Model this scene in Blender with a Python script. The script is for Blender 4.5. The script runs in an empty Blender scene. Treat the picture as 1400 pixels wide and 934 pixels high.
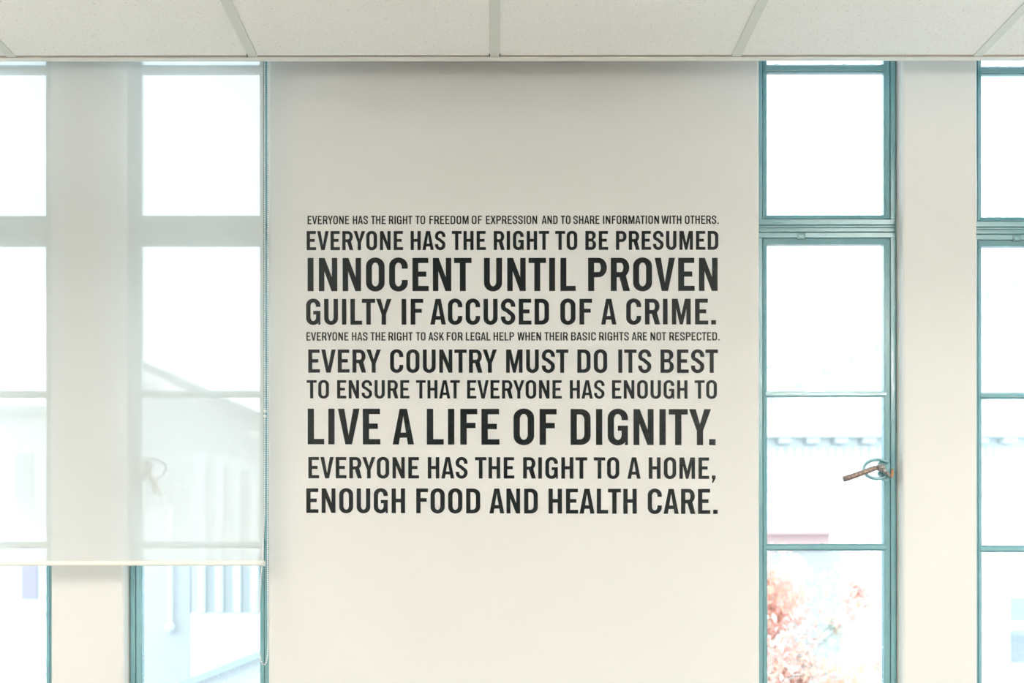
import bpy, bmesh, math, random
from math import pi, sin, cos
from mathutils import Vector, Matrix, noise
from mathutils.geometry import tessellate_polygon

random.seed(7)
SC = bpy.context.scene
COL = SC.collection

# ------------------------------------------------------------------ camera
EYE = 1.46                      # eye height above the floor (m)
FPX = 1361.0                    # 35 mm lens on a 36 mm sensor, 1400 px wide frame
CX, CY = 678.0, 760.0           # where the optical axis meets the picture (rising-front lens)
cam = bpy.data.cameras.new('camera')
cam.lens = 35.0; cam.sensor_width = 36.0
cam.shift_x = (700 - CX) / 1400.0
cam.shift_y = (CY - 467) / 1400.0
cam.clip_start = 0.05; cam.clip_end = 500
cam.dof.use_dof = True; cam.dof.focus_distance = 2.62; cam.dof.aperture_fstop = 3.6
co = bpy.data.objects.new('camera', cam); COL.objects.link(co)
co.location = (0, 0, EYE); co.rotation_euler = (pi / 2, 0.0009, 0)
SC.camera = co

# ------------------------------------------------------------------ view, world
SC.view_settings.view_transform = 'Standard'
SC.view_settings.look = 'None'
SC.view_settings.exposure = 0.36
SC.view_settings.gamma = 1.0
SC.view_settings.use_curve_mapping = False

w = bpy.data.worlds.new('overcast_sky'); SC.world = w
w.use_nodes = True
nt = w.node_tree; nt.nodes.clear()
bg = nt.nodes.new('ShaderNodeBackground'); ow = nt.nodes.new('ShaderNodeOutputWorld')
bg.inputs[0].default_value = (0.72, 0.90, 1.0, 1)
bg.inputs[1].default_value = 2.75
nt.links.new(bg.outputs[0], ow.inputs[0])

UPLIGHT_POWER = 46.0
LAMP_POWER = 3.8                # radiance of the ceiling light diffusers

# ------------------------------------------------------------------ material helpers
def mat(name, color=(.8, .8, .8), rough=.5, metal=0.0, spec=.5, coat=0.0, coat_rough=.1):
    m = bpy.data.materials.new(name); m.use_nodes = True
    b = m.node_tree.nodes['Principled BSDF']
    b.inputs['Base Color'].default_value = (*color, 1)
    b.inputs['Roughness'].default_value = rough
    b.inputs['Metallic'].default_value = metal
    b.inputs['Specular IOR Level'].default_value = spec
    b.inputs['Coat Weight'].default_value = coat
    b.inputs['Coat Roughness'].default_value = coat_rough
    return m

def coords(m):
    n = m.node_tree.nodes.new('ShaderNodeTexCoord'); return n.outputs['Object']

def geo_pos(m):
    n = m.node_tree.nodes.new('ShaderNodeNewGeometry'); return n.outputs['Position']

def noise_tex(m, vec, scale, detail=3, rough=.55):
    n = m.node_tree.nodes.new('ShaderNodeTexNoise')
    n.inputs['Scale'].default_value = scale; n.inputs['Detail'].default_value = detail
    n.inputs['Roughness'].default_value = rough
    m.node_tree.links.new(vec, n.inputs['Vector']); return n.outputs[0]

def ramp(m, fac, stops):
    n = m.node_tree.nodes.new('ShaderNodeValToRGB')
    e = n.color_ramp.elements
    e[0].position, e[0].color = stops[0][0], (*stops[0][1], 1)
    e[1].position, e[1].color = stops[-1][0], (*stops[-1][1], 1)
    for p, c in stops[1:-1]:
        k = e.new(p); k.color = (*c, 1)
    m.node_tree.links.new(fac, n.inputs[0]); return n.outputs[0]

def add_bump(m, height, strength, dist=.001):
    n = m.node_tree.nodes.new('ShaderNodeBump')
    n.inputs['Strength'].default_value = strength; n.inputs['Distance'].default_value = dist
    m.node_tree.links.new(height, n.inputs['Height'])
    m.node_tree.links.new(n.outputs[0], m.node_tree.nodes['Principled BSDF'].inputs['Normal'])
    return n

def set_in(m, name, sock):
    m.node_tree.links.new(sock, m.node_tree.nodes['Principled BSDF'].inputs[name])

M = {}
# wall: warm white emulsion on plaster
m = M['wall'] = mat('wall_paint', (.86, .84, .80), .55, spec=.35)
v = geo_pos(m)
set_in(m, 'Base Color', ramp(m, noise_tex(m, v, 2.2, 4), [(.3, (.765, .745, .708)), (.7, (.78, .765, .732))]))
add_bump(m, noise_tex(m, v, 420, 3), .12, .0006)
# other walls and plaster
M['plaster'] = mat('plaster', (.86, .85, .82), .7)
M['floor'] = mat('pale_vinyl_floor', (.74, .73, .70), .6)
v = geo_pos(M['floor']); set_in(M['floor'], 'Base Color', ramp(M['floor'], noise_tex(M['floor'], v, 160, 2), [(.3, (.38, .37, .355)), (.7, (.44, .43, .415))]))
# ceiling tile: mineral fibre with pin-holes
m = M['tile'] = mat('mineral_fibre', (.84, .82, .76), .95, spec=.1)
v = geo_pos(m)
fine = noise_tex(m, v, 520, 2, .6)
pits = noise_tex(m, v, 210, 2, .5)
mx = m.node_tree.nodes.new('ShaderNodeMix'); mx.data_type = 'RGBA'; mx.blend_type = 'MULTIPLY'
mx.inputs['Factor'].default_value = 1
m.node_tree.links.new(ramp(m, fine, [(.30, (.78, .76, .70)), (.48, (.91, .90, .86)), (.7, (.93, .92, .89))]), mx.inputs['A'])
m.node_tree.links.new(ramp(m, pits, [(.26, (.72, .66, .58)), (.34, (1, 1, 1)), (.9, (1, 1, 1))]), mx.inputs['B'])
set_in(m, 'Base Color', mx.outputs['Result'])
add_bump(m, fine, .5, .0006)
M['grid'] = mat('grid_bar_enamel', (.70, .72, .66), .45)
M['trim'] = mat('edge_trim_enamel', (.80, .80, .74), .45)
M['dark'] = mat('dark_gap', (.04, .035, .03), .9)
# window paint: thick gloss teal with brush marks
m = M['teal'] = mat('gloss_teal_paint', (.17, .34, .37), .28, spec=.6, coat=1.0, coat_rough=.08)
m.node_tree.nodes['Principled BSDF'].inputs['Coat IOR'].default_value = 1.9
v = geo_pos(m)
set_in(m, 'Base Color', ramp(m, noise_tex(m, v, 14, 3), [(.3, (.105, .30, .33)), (.7, (.135, .345, .37))]))
mp = m.node_tree.nodes.new('ShaderNodeMapping'); mp.inputs['Scale'].default_value = (1, 1, .45)
m.node_tree.links.new(v, mp.inputs['Vector'])
bn = add_bump(m, noise_tex(m, mp.outputs[0], 230, 3, .6), .5, .0012)
m.node_tree.links.new(bn.outputs[0], m.node_tree.nodes['Principled BSDF'].inputs['Coat Normal'])
M['seal'] = mat('grey_sealant', (.60, .59, .55), .7)
M['darkteal'] = mat('screw_and_gap_shade', (.05, .13, .14), .6)  # dark teal for the shade round the catch plate and for the screws
# glass: thin clear pane with rain spots
def glass(name, spots):
    m = bpy.data.materials.new(name); m.use_nodes = True
    t = m.node_tree; t.nodes.clear()
    out = t.nodes.new('ShaderNodeOutputMaterial')
    tr = t.nodes.new('ShaderNodeBsdfTransparent'); tr.inputs[0].default_value = (.975, .985, .985, 1)
    gl = t.nodes.new('ShaderNodeBsdfGlossy'); gl.inputs['Roughness'].default_value = .02
    lw = t.nodes.new('ShaderNodeLayerWeight'); lw.inputs[0].default_value = .5
    pw = t.nodes.new('ShaderNodeMath'); pw.operation = 'POWER'; pw.inputs[1].default_value = 5
    t.links.new(lw.outputs['Facing'], pw.inputs[0])
    fr = t.nodes.new('ShaderNodeMapRange'); fr.inputs['To Min'].default_value = .045; fr.inputs['To Max'].default_value = .95
    t.links.new(pw.outputs[0], fr.inputs['Value'])
    mix = t.nodes.new('ShaderNodeMixShader')
    t.links.new(fr.outputs[0], mix.inputs[0]); t.links.new(tr.outputs[0], mix.inputs[1]); t.links.new(gl.outputs[0], mix.inputs[2])
    last = mix.outputs[0]
    if spots:
        g = t.nodes.new('ShaderNodeNewGeometry')
        vo = t.nodes.new('ShaderNodeTexVoronoi'); vo.inputs['Scale'].default_value = 150
        t.links.new(g.outputs['Position'], vo.inputs['Vector'])
        nz = t.nodes.new('ShaderNodeTexNoise'); nz.inputs['Scale'].default_value = 7
        t.links.new(g.outputs['Position'], nz.inputs['Vector'])
        sp = t.nodes.new('ShaderNodeSeparateXYZ'); t.links.new(g.outputs['Position'], sp.inputs[0])
        # more spots low on the pane
        hm = t.nodes.new('ShaderNodeMapRange'); hm.inputs['From Min'].default_value = 1.55; hm.inputs['From Max'].default_value = 1.05
        hm.inputs['To Min'].default_value = -.02; hm.inputs['To Max'].default_value = .10
        t.links.new(sp.outputs['Z'], hm.inputs['Value'])
        mu = t.nodes.new('ShaderNodeMath'); mu.operation = 'MULTIPLY'
        t.links.new(nz.outputs[0], mu.inputs[0]); t.links.new(hm.outputs[0], mu.inputs[1])
        m2 = t.nodes.new('ShaderNodeMath'); m2.operation = 'MULTIPLY'; m2.inputs[1].default_value = 3.2
        t.links.new(mu.outputs[0], m2.inputs[0])
        lt = t.nodes.new('ShaderNodeMath'); lt.operation = 'LESS_THAN'
        t.links.new(vo.outputs['Distance'], lt.inputs[0]); t.links.new(m2.outputs[0], lt.inputs[1])
        tl = t.nodes.new('ShaderNodeBsdfTranslucent'); tl.inputs[0].default_value = (.95, .97, 1, 1)
        mix2 = t.nodes.new('ShaderNodeMixShader')
        t.links.new(lt.outputs[0], mix2.inputs[0]); t.links.new(last, mix2.inputs[1]); t.links.new(tl.outputs[0], mix2.inputs[2])
        last = mix2.outputs[0]
    t.links.new(last, out.inputs[0]); return m
M['glass'] = glass('window_glass', False)
M['glass_spots'] = glass('rain_spotted_glass', True)
# blind fabric: open-weave screen, lets part of the view through
m = M['fabric'] = bpy.data.materials.new('screen_fabric'); m.use_nodes = True
t = m.node_tree; t.nodes.clear()
out = t.nodes.new('ShaderNodeOutputMaterial')
tr = t.nodes.new('ShaderNodeBsdfTransparent')
df = t.nodes.new('ShaderNodeBsdfDiffuse'); df.inputs[0].default_value = (.80, .80, .765, 1)
tl = t.nodes.new('ShaderNodeBsdfTranslucent'); tl.inputs[0].default_value = (.74, .745, .73, 1)
a = t.nodes.new('ShaderNodeMixShader'); a.inputs[0].default_value = .25
b = t.nodes.new('ShaderNodeMixShader'); b.inputs[0].default_value = .78
t.links.new(df.outputs[0], a.inputs[1]); t.links.new(tl.outputs[0], a.inputs[2])
t.links.new(tr.outputs[0], b.inputs[1]); t.links.new(a.outputs[0], b.inputs[2]); t.links.new(b.outputs[0], out.inputs[0])
M['rail'] = mat('blind_rail_enamel', (.86, .84, .76), .3, coat=.4)
M['plastic'] = mat('white_plastic', (.88, .88, .86), .35)
# lettering vinyl: glossy black film following the roller texture of the wall
m = M['vinyl'] = mat('black_vinyl', (.004, .008, .009), .12, spec=.27)
v = geo_pos(m)
add_bump(m, noise_tex(m, v, 260, 1, .5), .7, .0009)
# handle
m = M['bronze'] = mat('worn_bronze', (.27, .19, .15), .42, metal=.6)
set_in(m, 'Base Color', ramp(m, noise_tex(m, geo_pos(m), 240, 3), [(.35, (.12, .09, .08)), (.6, (.42, .30, .25))]))
m = M['steel'] = mat('worn_steel', (.36, .34, .31), .4, metal=.5)
set_in(m, 'Base Color', ramp(m, noise_tex(m, geo_pos(m), 330, 3), [(.4, (.14, .13, .12)), (.6, (.50, .47, .43))]))
M['rust'] = mat('rust', (.55, .22, .06), .8)
# outdoors
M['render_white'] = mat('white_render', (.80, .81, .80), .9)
M['render_blue'] = mat('pale_blue_cladding', (.57, .57, .57), .9)
M['render_grey'] = mat('pale_grey_cladding', (.43, .44, .44), .9)
M['rib'] = mat('pale_cladding_ribs', (.56, .57, .57), .9)
M['roof'] = mat('grey_roofing', (.38, .43, .46), .9)
M['far_glass'] = mat('far_window_glass', (.38, .40, .42), .4)
M['bracket'] = mat('cornice_bracket', (.60, .60, .60), .9)
M['ground'] = mat('pale_paving', (.45, .46, .46), .95)
M['bark'] = mat('bark', (.26, .20, .17), .9)
M['mauve'] = mat('mauve_panel', (.44, .38, .44), .9)
M['brick_pink'] = mat('pink_brick_render', (.62, .42, .40), .9)
def leafmat(name, c):
    m = bpy.data.materials.new(name); m.use_nodes = True
    t = m.node_tree; t.nodes.clear()
    out = t.nodes.new('ShaderNodeOutputMaterial')
    d = t.nodes.new('ShaderNodeBsdfDiffuse'); d.inputs[0].default_value = (*c, 1)
    l = t.nodes.new('ShaderNodeBsdfTranslucent'); l.inputs[0].default_value = (*c, 1)
    x = t.nodes.new('ShaderNodeMixShader'); x.inputs[0].default_value = .45
    t.links.new(d.outputs[0], x.inputs[1]); t.links.new(l.outputs[0], x.inputs[2]); t.links.new(x.outputs[0], out.inputs[0])
    return m
M['leaf_red'] = leafmat('red_leaf', (.93, .62, .56))
M['leaf_orange'] = leafmat('orange_leaf', (.95, .66, .52))
M['leaf_green'] = leafmat('grey_green_leaf', (.72, .80, .76))
# lamp diffuser
m = M['lamp'] = bpy.data.materials.new('lit_diffuser'); m.use_nodes = True
t = m.node_tree; t.nodes.clear()
e = t.nodes.new('ShaderNodeEmission'); e.inputs[0].default_value = (.985, .955, .91, 1); e.inputs[1].default_value = LAMP_POWER
out = t.nodes.new('ShaderNodeOutputMaterial'); t.links.new(e.outputs[0], out.inputs[0])

m = M['added_uplamp'] = bpy.data.materials.new('added_uplight_glow'); m.use_nodes = True  # glow of the added uplights
t = m.node_tree; t.nodes.clear()
e = t.nodes.new('ShaderNodeEmission'); e.inputs[0].default_value = (.985, .955, .91, 1); e.inputs[1].default_value = UPLIGHT_POWER
out = t.nodes.new('ShaderNodeOutputMaterial'); t.links.new(e.outputs[0], out.inputs[0])

# ------------------------------------------------------------------ object helpers
def link(name, bm, material, parent=None, loc=None, smooth=False):
    me = bpy.data.meshes.new(name)
    bmesh.ops.recalc_face_normals(bm, faces=bm.faces[:])
    bm.to_mesh(me); bm.free()
    if smooth:
        for p in me.polygons: p.use_smooth = True
    mats = material if isinstance(material, (list, tuple)) else [material]
    for k in mats: me.materials.append(k)
    o = bpy.data.objects.new(name, me); COL.objects.link(o)
    if parent is not None: o.parent = parent
    if loc is not None: o.location = loc
    return o

def empty(name, loc=(0, 0, 0), parent=None):
    o = bpy.data.objects.new(name, None); COL.objects.link(o); o.location = loc
    o.empty_display_size = .05
    if parent is not None: o.parent = parent
    return o

def tag(o, label=None, cat=None, group=None, kind=None):
    if label: o['label'] = label
    if cat: o['category'] = cat
    if group: o['group'] = group
    if kind: o['kind'] = kind
    return o

def box(bm, x0, x1, y0, y1, z0, z1, bev=0.0, mi=0):
    g = bmesh.ops.create_cube(bm, size=1.0)
    vs = g['verts']
    for v_ in vs:
        v_.co = Vector((x0 + (v_.co.x + .5) * (x1 - x0), y0 + (v_.co.y + .5) * (y1 - y0), z0 + (v_.co.z + .5) * (z1 - z0)))
    fs = {f for v_ in vs for f in v_.link_faces}
    for f in fs: f.material_index = mi
    if bev > 0:
        es = {e_ for v_ in vs for e_ in v_.link_edges}
        bmesh.ops.bevel(bm, geom=list(es), offset=bev, segments=1, affect='EDGES', profile=.5)

def prism(bm, pts, axis_from, axis_to, mapf):
    """closed outline pts (2D) swept between two values of a third axis; mapf(u, v, t) -> Vector"""
    a_ = [bm.verts.new(mapf(u, v_, axis_from)) for u, v_ in pts]
    b_ = [bm.verts.new(mapf(u, v_, axis_to)) for u, v_ in pts]
    n = len(pts)
    bm.faces.new(a_); bm.faces.new(list(reversed(b_)))
    for i in range(n):
        bm.faces.new((a_[i], a_[(i + 1) % n], b_[(i + 1) % n], b_[i]))

def tube(bm, path, radii, seg=8, cap=True, flat=1.0):
    """tube along a 3D path; flat squashes the section in its second direction"""
    if not isinstance(radii, (list, tuple)): radii = [radii] * len(path)
    rings = []
    for i, p in enumerate(path):
        p = Vector(p)
        d = (Vector(path[min(i + 1, len(path) - 1)]) - Vector(path[max(i - 1, 0)])).normalized()
        up = Vector((0, 1, 0)) if abs(d.y) < .9 else Vector((1, 0, 0))
        s = d.cross(up).normalized(); u = s.cross(d).normalized()
        rings.append([bm.verts.new(p + s * (radii[i] * cos(2 * pi * k / seg)) + u * (radii[i] * flat * sin(2 * pi * k / seg))) for k in range(seg)])
    for a_, b_ in zip(rings, rings[1:]):
        for k in range(seg):
            bm.faces.new((a_[k], a_[(k + 1) % seg], b_[(k + 1) % seg], b_[k]))
    if cap:
        bm.faces.new(rings[0]); bm.faces.new(list(reversed(rings[-1])))

def PX(px, Y): return (px - CX) * Y / FPX
def PZ(py, Y): return EYE + (CY - py) * Y / FPX

# ------------------------------------------------------------------ the room
WY = 2.62          # room face of the window wall
WT = 0.085         # thickness of the window wall
CEIL = 2.70        # suspended ceiling
TOP = 3.20         # slab above
RX0, RX1, RY0 = -3.3, 3.3, -3.2
W_BOT, W_TOP = 0.66, 3.00
OPEN = [(-1.552, -1.1715), (-0.9796, -0.599), (0.694, 1.0713), (1.268, 1.648)]

bm = bmesh.new()
edges_ = [RX0] + [c for o_ in OPEN for c in o_] + [RX1]
R = .0075
for k in range(0, len(edges_), 2):
    a0, a1 = edges_[k], edges_[k + 1]
    pts = []
    def arc(cx_, cy_, t0, t1):
        for q in range(9):
            tt = t0 + (t1 - t0) * q / 8
            pts.append((cx_ + R * cos(tt), cy_ + R * sin(tt)))
    arc(a0 + R, WY + R, pi, 1.5 * pi); arc(a1 - R, WY + R, 1.5 * pi, 2 * pi)
    pts += [(a1, WY + WT), (a0, WY + WT)]
    prism(bm, pts, W_BOT, W_TOP, lambda u, v_, t_: Vector((u, v_, t_)))
box(bm, RX0, RX1, WY, WY + WT, 0, W_BOT)
box(bm, RX0, RX1, WY, WY + WT, W_TOP, TOP)
wall = tag(link('wall_back', bm, M['wall']), kind='structure')
for f in wall.data.polygons: f.use_smooth = False

bm = bmesh.new()      # right wall, opening cut for the added unseen window
SY0, SY1, SZ0, SZ1 = -1.4, .2, .9, 2.5
for q in ((RY0, SY0, 0, TOP), (SY1, WY + WT, 0, TOP), (SY0, SY1, 0, SZ0), (SY0, SY1, SZ1, TOP)):
    box(bm, RX1, RX1 + .1, q[0], q[1], q[2], q[3])
tag(link('wall_right', bm, M['plaster']), kind='structure')
for nm, b_ in (('wall_left', (RX0 - .1, RX0, RY0, WY + WT, 0, TOP)),
               ('wall_front', (RX0 - .1, RX1 + .1, RY0 - .1, RY0, 0, TOP))):
    bm = bmesh.new(); box(bm, *b_); tag(link(nm, bm, M['plaster']), kind='structure')
bm = bmesh.new(); box(bm, RX0 - .1, RX1 + .1, RY0 - .1, WY + WT, -.1, 0); tag(link('floor', bm, M['floor']), kind='structure')
bm = bmesh.new(); box(bm, RX0 - .1, RX1 + .1, RY0 - .1, WY + WT, TOP, TOP + .1); tag(link('trim_2', bm, M['plaster']), 'plastered slab above the suspended ceiling', kind='structure')
bm = bmesh.new(); box(bm, RX0, RX1, WY - .015, WY, 0.0, .1, .003); tag(link('baseboard_back', bm, M['trim']), kind='structure')

# suspended ceiling: tiles, bars, edge trim
YE0, YE1 = 2.4715, 2.489      # edge trim flange
ceil = tag(empty('ceiling', (0, 0, CEIL)), kind='structure')
BARX = [-3.0 + .6 * i - .002 for i in range(11)]
rows = [(YE0, 2.16), (2.16, 1.56), (1.56, .96), (.96, .36), (.36, -.24), (-.24, -.84), (-.84, -1.44), (-1.44, -2.04), (-2.04, -2.64), (-2.64, RY0)]
# lights occupy two tile rows each: (column left edge, column right edge, row index of the first of two)
LIT = {(1.2, 1): 1, (1.2, 2): 1, (-1.2, 2): 1, (-1.2, 3): 1, (.6, 4): 1, (.6, 5): 1}
cols = [(RX0, -3.0)] + [(-3.0 + .6 * i, -2.4 + .6 * i) for i in range(10)] + [(3.0, RX1)]
cache = {}
for c0, c1 in cols:
    for ri, (y1, y0) in enumerate(rows):
        if any(abs(c0 - k[0]) < .01 and k[1] == ri for k in LIT): continue
        key = (round(c1 - c0, 3), round(y1 - y0, 3))
        cx_, cy_ = (c0 + c1) / 2 - .002, (y0 + y1) / 2
        if key not in cache:
            bm = bmesh.new()
            hx, hy = key[0] / 2 - .0085, key[1] / 2 - (.0085 if ri else .0006)
            box(bm, -hx, hx, -hy, hy, .001, .016, .0012)
            o = link('tile', bm, M['tile'], ceil); cache[key] = o.data
        else:
            o = bpy.data.objects.new('tile', cache[key]); COL.objects.link(o); o.parent = ceil
        o.location = (cx_, cy_, random.uniform(0, .0006))
for x in BARX:
    bm = bmesh.new(); box(bm, x - .012, x + .012, RY0, YE0 - .0006, -.0008, .0012, .0004); box(bm, x - .001, x + .001, RY0, YE0 - .0006, .0012, .035)
    link('grid_bar', bm, M['grid'], ceil)
for (y1, y0) in rows[:-1]:
    for c0, c1 in cols:
        bm = bmesh.new(); box(bm, c0 + .0105, c1 - .0145, y0 - .012, y0 + .012, -.0006, .0012, .0004); link('cross_bar', bm, M['grid'], ceil)
# small dark notches where bars meet the trim
for x in (-.6 - .002 - .0125, -.002 - .0125, -.002 + .0125):
    bm = bmesh.new(); box(bm, x - .0011, x + .0011, YE0 - .012, YE0 - .0004, -.0011, .001); link('bar_notch', bm, M['dark'], ceil)
bm = bmesh.new(); box(bm, RX0, RX1, YE0, YE1, -.0035, -.002, .0004); box(bm, RX0, RX1, YE1 - .0015, YE1, -.0025, .05)
link('edge_trim', bm, M['trim'], ceil)
bm = bmesh.new(); box(bm, RX0, RX1, YE0 - .0008, YE0 + .0002, -.0014, .0, 0); link('painted_shadow_gap', bm, mat('trim_joint_shade', (.60, .50, .42), .9), ceil)  # thin brownish strip painted as the shadow line along the trim
bm = bmesh.new(); box(bm, RX0, RX1, YE1 - .03, YE1 - .012, CEIL + .03, TOP); tag(link('trim_1', bm, M['plaster']), 'bulkhead board above the ceiling edge', kind='structure')

# troffer lights let into the ceiling
for i, (c0, r0) in enumerate([(1.2, 1), (-1.2, 2), (.6, 4)]):
    y1, y0 = rows[r0][0], rows[r0 + 1][1]
    tr_ = empty('ceiling_light', (c0 + .3 - .002, (y0 + y1) / 2, CEIL))
    where = ['nearest the right-hand windows', 'in front of the blind', 'over the middle of the room'][i]
    tag(tr_, 'lit rectangular ceiling light panel ' + where, 'ceiling light', 'light panels in the suspended ceiling')
    bm = bmesh.new()
    hx, hy = .286, (y1 - y0) / 2 - .014
    for q in ((-hx, hx, -hy, -hy + .02), (-hx, hx, hy - .02, hy), (-hx, -hx + .02, -hy + .02, hy - .02), (hx - .02, hx, -hy + .02, hy - .02)):
        box(bm, q[0], q[1], q[2], q[3], -.001, .03)
    box(bm, -hx, hx, -hy, hy, .03, .034)
    link('frame', bm, M['grid'], tr_)
    for tx in (-.20, -.067, .067, .20):
        bm = bmesh.new(); tube(bm, [(tx, -hy + .025, .016), (tx, hy - .025, .016)], .022, 12); link('lamp_tube', bm, M['lamp'], tr_, smooth=True)

# added unseen suspended uplights that brighten the ceiling
for i, (xx, yy) in enumerate([(-1.6, .75), (1.6, .75), (-1.6, -1.7), (1.6, -1.7)]):
    pn = tag(empty('added_uplight', (xx, yy, 2.30)), 'added long suspended uplight ' + ['front left of the room', 'front right of the room', 'rear left of the room', 'rear right of the room'][i], 'added uplight', 'added unseen uplights')
    bm = bmesh.new(); box(bm, -.09, -.075, -.62, .62, -.03, .03); box(bm, .075, .09, -.62, .62, -.03, .03); box(bm, -.075, .075, -.62, -.60, -.03, .03); box(bm, -.075, .075, .60, .62, -.03, .03)
    link('housing', bm, M['grid'], pn)
    bm = bmesh.new(); box(bm, -.075, .075, -.60, .60, .0, .02); link('added_glow_panel', bm, M['added_uplamp'], pn)
    for yy_ in (-.5, .5):
        bm = bmesh.new(); tube(bm, [(0, yy_, .02), (0, yy_, CEIL - 2.30)], .0015, 6); link('suspension_wire', bm, M['steel'], pn)

# ------------------------------------------------------------------ windows
YF = WY + .035     # front of the sash faces
def ring(bm, x0, x1, z0, z1, wd, y0, y1, bev=.0008):
    """rectangular frame; inner edges chamfered"""
    for q in ((x0, x1, z0, z0 + wd), (x0, x1, z1 - wd, z1), (x0, x0 + wd, z0 + wd, z1 - wd), (x1 - wd, x1, z0 + wd, z1 - wd)):
        box(bm, q[0], q[1], y0, y1, q[2], q[3], bev)

def ring_slope(bm, x0, x1, z0, z1, wd, yo, yi, yb):
    """mitred frame whose face slopes from yo (outside) to yi (inside edge), back at yb; slightly lumpy"""
    o_ = [(x0, z0), (x1, z0), (x1, z1), (x0, z1)]
    i_ = [(x0 + wd, z0 + wd), (x1 - wd, z0 + wd), (x1 - wd, z1 - wd), (x0 + wd, z1 - wd)]
    A = [bm.verts.new((x, yo, z)) for x, z in o_]; B = [bm.verts.new((x, yi, z)) for x, z in i_]
    C = [bm.verts.new((x, yb, z)) for x, z in o_]; D = [bm.verts.new((x, yb, z)) for x, z in i_]
    for k in range(4):
        j = (k + 1) % 4
        bm.faces.new((A[k], A[j], B[j], B[k])); bm.faces.new((B[k], B[j], D[j], D[k]))
        bm.faces.new((A[k], C[k], C[j], A[j])); bm.faces.new((C[k], D[k], D[j], C[j]))

def ragged(bm, x0, x1, z0, z1, base, y0, y1, seed):
    """painted putty line round one pane: straight outside, ragged inside"""
    rnd = random.Random(seed)
    def side(L):
        n = max(6, int(L / .0022)); out_ = []
        for i in range(n + 1):
            q = L * i / n
            d = noise.noise(Vector((q * 55, seed * 3.1, 0))) * .0009 + noise.noise(Vector((q * 420, seed * 7.7, 5))) * .0007
            if rnd.random() < .015: d += rnd.uniform(.0006, .0018)
            out_.append((q, base + max(d, -.0008)))
        return out_
    W_, H_ = x1 - x0, z1 - z0
    def strip(pts, mp_):
        prev = None
        for q, d in pts:
            vs = [bm.verts.new(mp_(q, 0, y0)), bm.verts.new(mp_(q, d, y0)), bm.verts.new(mp_(q, d, y1))]
            if prev:
                bm.faces.new((prev[0], vs[0], vs[1], prev[1])); bm.faces.new((prev[1], vs[1], vs[2], prev[2]))
            prev = vs
    strip(side(W_), lambda q, d, y: Vector((x0 + q, y, z0 + d)))
    strip(side(W_), lambda q, d, y: Vector((x0 + q, y + .00005, z1 - d)))
    strip(side(H_), lambda q, d, y: Vector((x0 + d, y + .0001, z0 + q)))
    strip(side(H_), lambda q, d, y: Vector((x1 - d, y + .00015, z0 + q)))

def handle(win, side, px, py, lever_dir, Y):
    """cast fastener: scalloped plate, crescent ring, lever, tail. side=-1 points to the left"""
    s = Y / FPX
    cx_, cz = PX(px, Y), PZ(py, Y)
    h = empty('window_handle', (0, 0, 0), win)
    def q(dx, dy, dz=0): return (PX(px + dx * (-side), Y - dz), Y - dz, PZ(py + dy, Y - dz))
    # local px offsets are written for a handle on the right stile (pointing left)
    bm = bmesh.new()
    pts = [(-5, -15), (0, -14), (4, -8), (4, 14), (0, 15.5), (-4, 15.5), (-8.5, 14), (-9.5, 10), (-13, 7), (-13, 4), (-10, 1), (-12, -3), (-14, -6), (-11, -11), (-8, -14)]
    prism(bm, pts, 0.012, 0.0, lambda u, v_, t_: Vector(q(u, v_, t_)))
    link('handle_plate', bm, M['teal'], h)
    bm = bmesh.new()
    path = [q(-14 + 18 * cos(a_), -1 + 13 * sin(a_) + 0, .016) for a_ in [math.radians(40 + 280 * k / 26) for k in range(27)]]
    tube(bm, path, [s * (1.7 + .5 * abs(sin(k / 26 * pi * 2))) for k in range(27)], 8)
    link('handle_ring', bm, M['teal'], h, smooth=True)
    bm = bmesh.new()
    path = [q(-8, -3, .03), q(-13, -3.0, .033), q(-18, -2.0, .034)]
    if lever_dir == 'left':
        path += [q(-27, 1.5, .036), q(-38, 5.5, .038), q(-50, 9.8, .040), q(-59.5, 12.6, .040)]
        rr = [2.8, 3.2, 3.4, 3.6, 3.7, 3.8, 3.9]
    else:
        path = [q(-8, 2, .03), q(-11, 8, .033), q(-14, 15, .035), q(-17, 23, .037), q(-20, 30, .039), q(-23, 34, .04)]
        rr = [3.5, 3.8, 4.0, 4.4, 5.2, 4.4]
    tube(bm, path, [r_ * s for r_ in rr], 10)
    # raised rib along the lever
    tube(bm, [(p[0], p[1] - .0045, p[2] + .0006) for p in path[1:]], [r_ * s * .45 for r_ in rr[1:]], 6)
    link('lever', bm, M['bronze'], h, smooth=True)
    bm = bmesh.new()
    bmesh.ops.create_icosphere(bm, subdivisions=2, radius=5.6 * s, matrix=Matrix.Translation(q(-9, -3, .024)) @ Matrix.Diagonal((1.15, 1.2, .95, 1)))
    tube(bm, [q(-8, -2, .026), q(-2, 3, .026), q(5, 9, .024)], [4 * s, 2.8 * s, 2.0 * s], 8)
    tube(bm, [q(-9, -3, .0), q(-9, -3, .04)], [3.4 * s, 2.9 * s], 10)
    link('hub', bm, M['steel'], h, smooth=True)
    bm = bmesh.new()
    tube(bm, [q(4, 10, .022), q(6.5, 8, .022), q(7.2, 3, .02), q(7.4, -1, .018)], [1.8 * s, 1.8 * s, 1.5 * s, 1.1 * s], 6)
    bmesh.ops.create_icosphere(bm, subdivisions=1, radius=1.8 * s, matrix=Matrix.Translation(q(-3.5, -11.5, .016)))
    link('rusted_tip', bm, M['rust'], h, smooth=True)['label'] = 'orange rusted tip of the handle'

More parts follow.
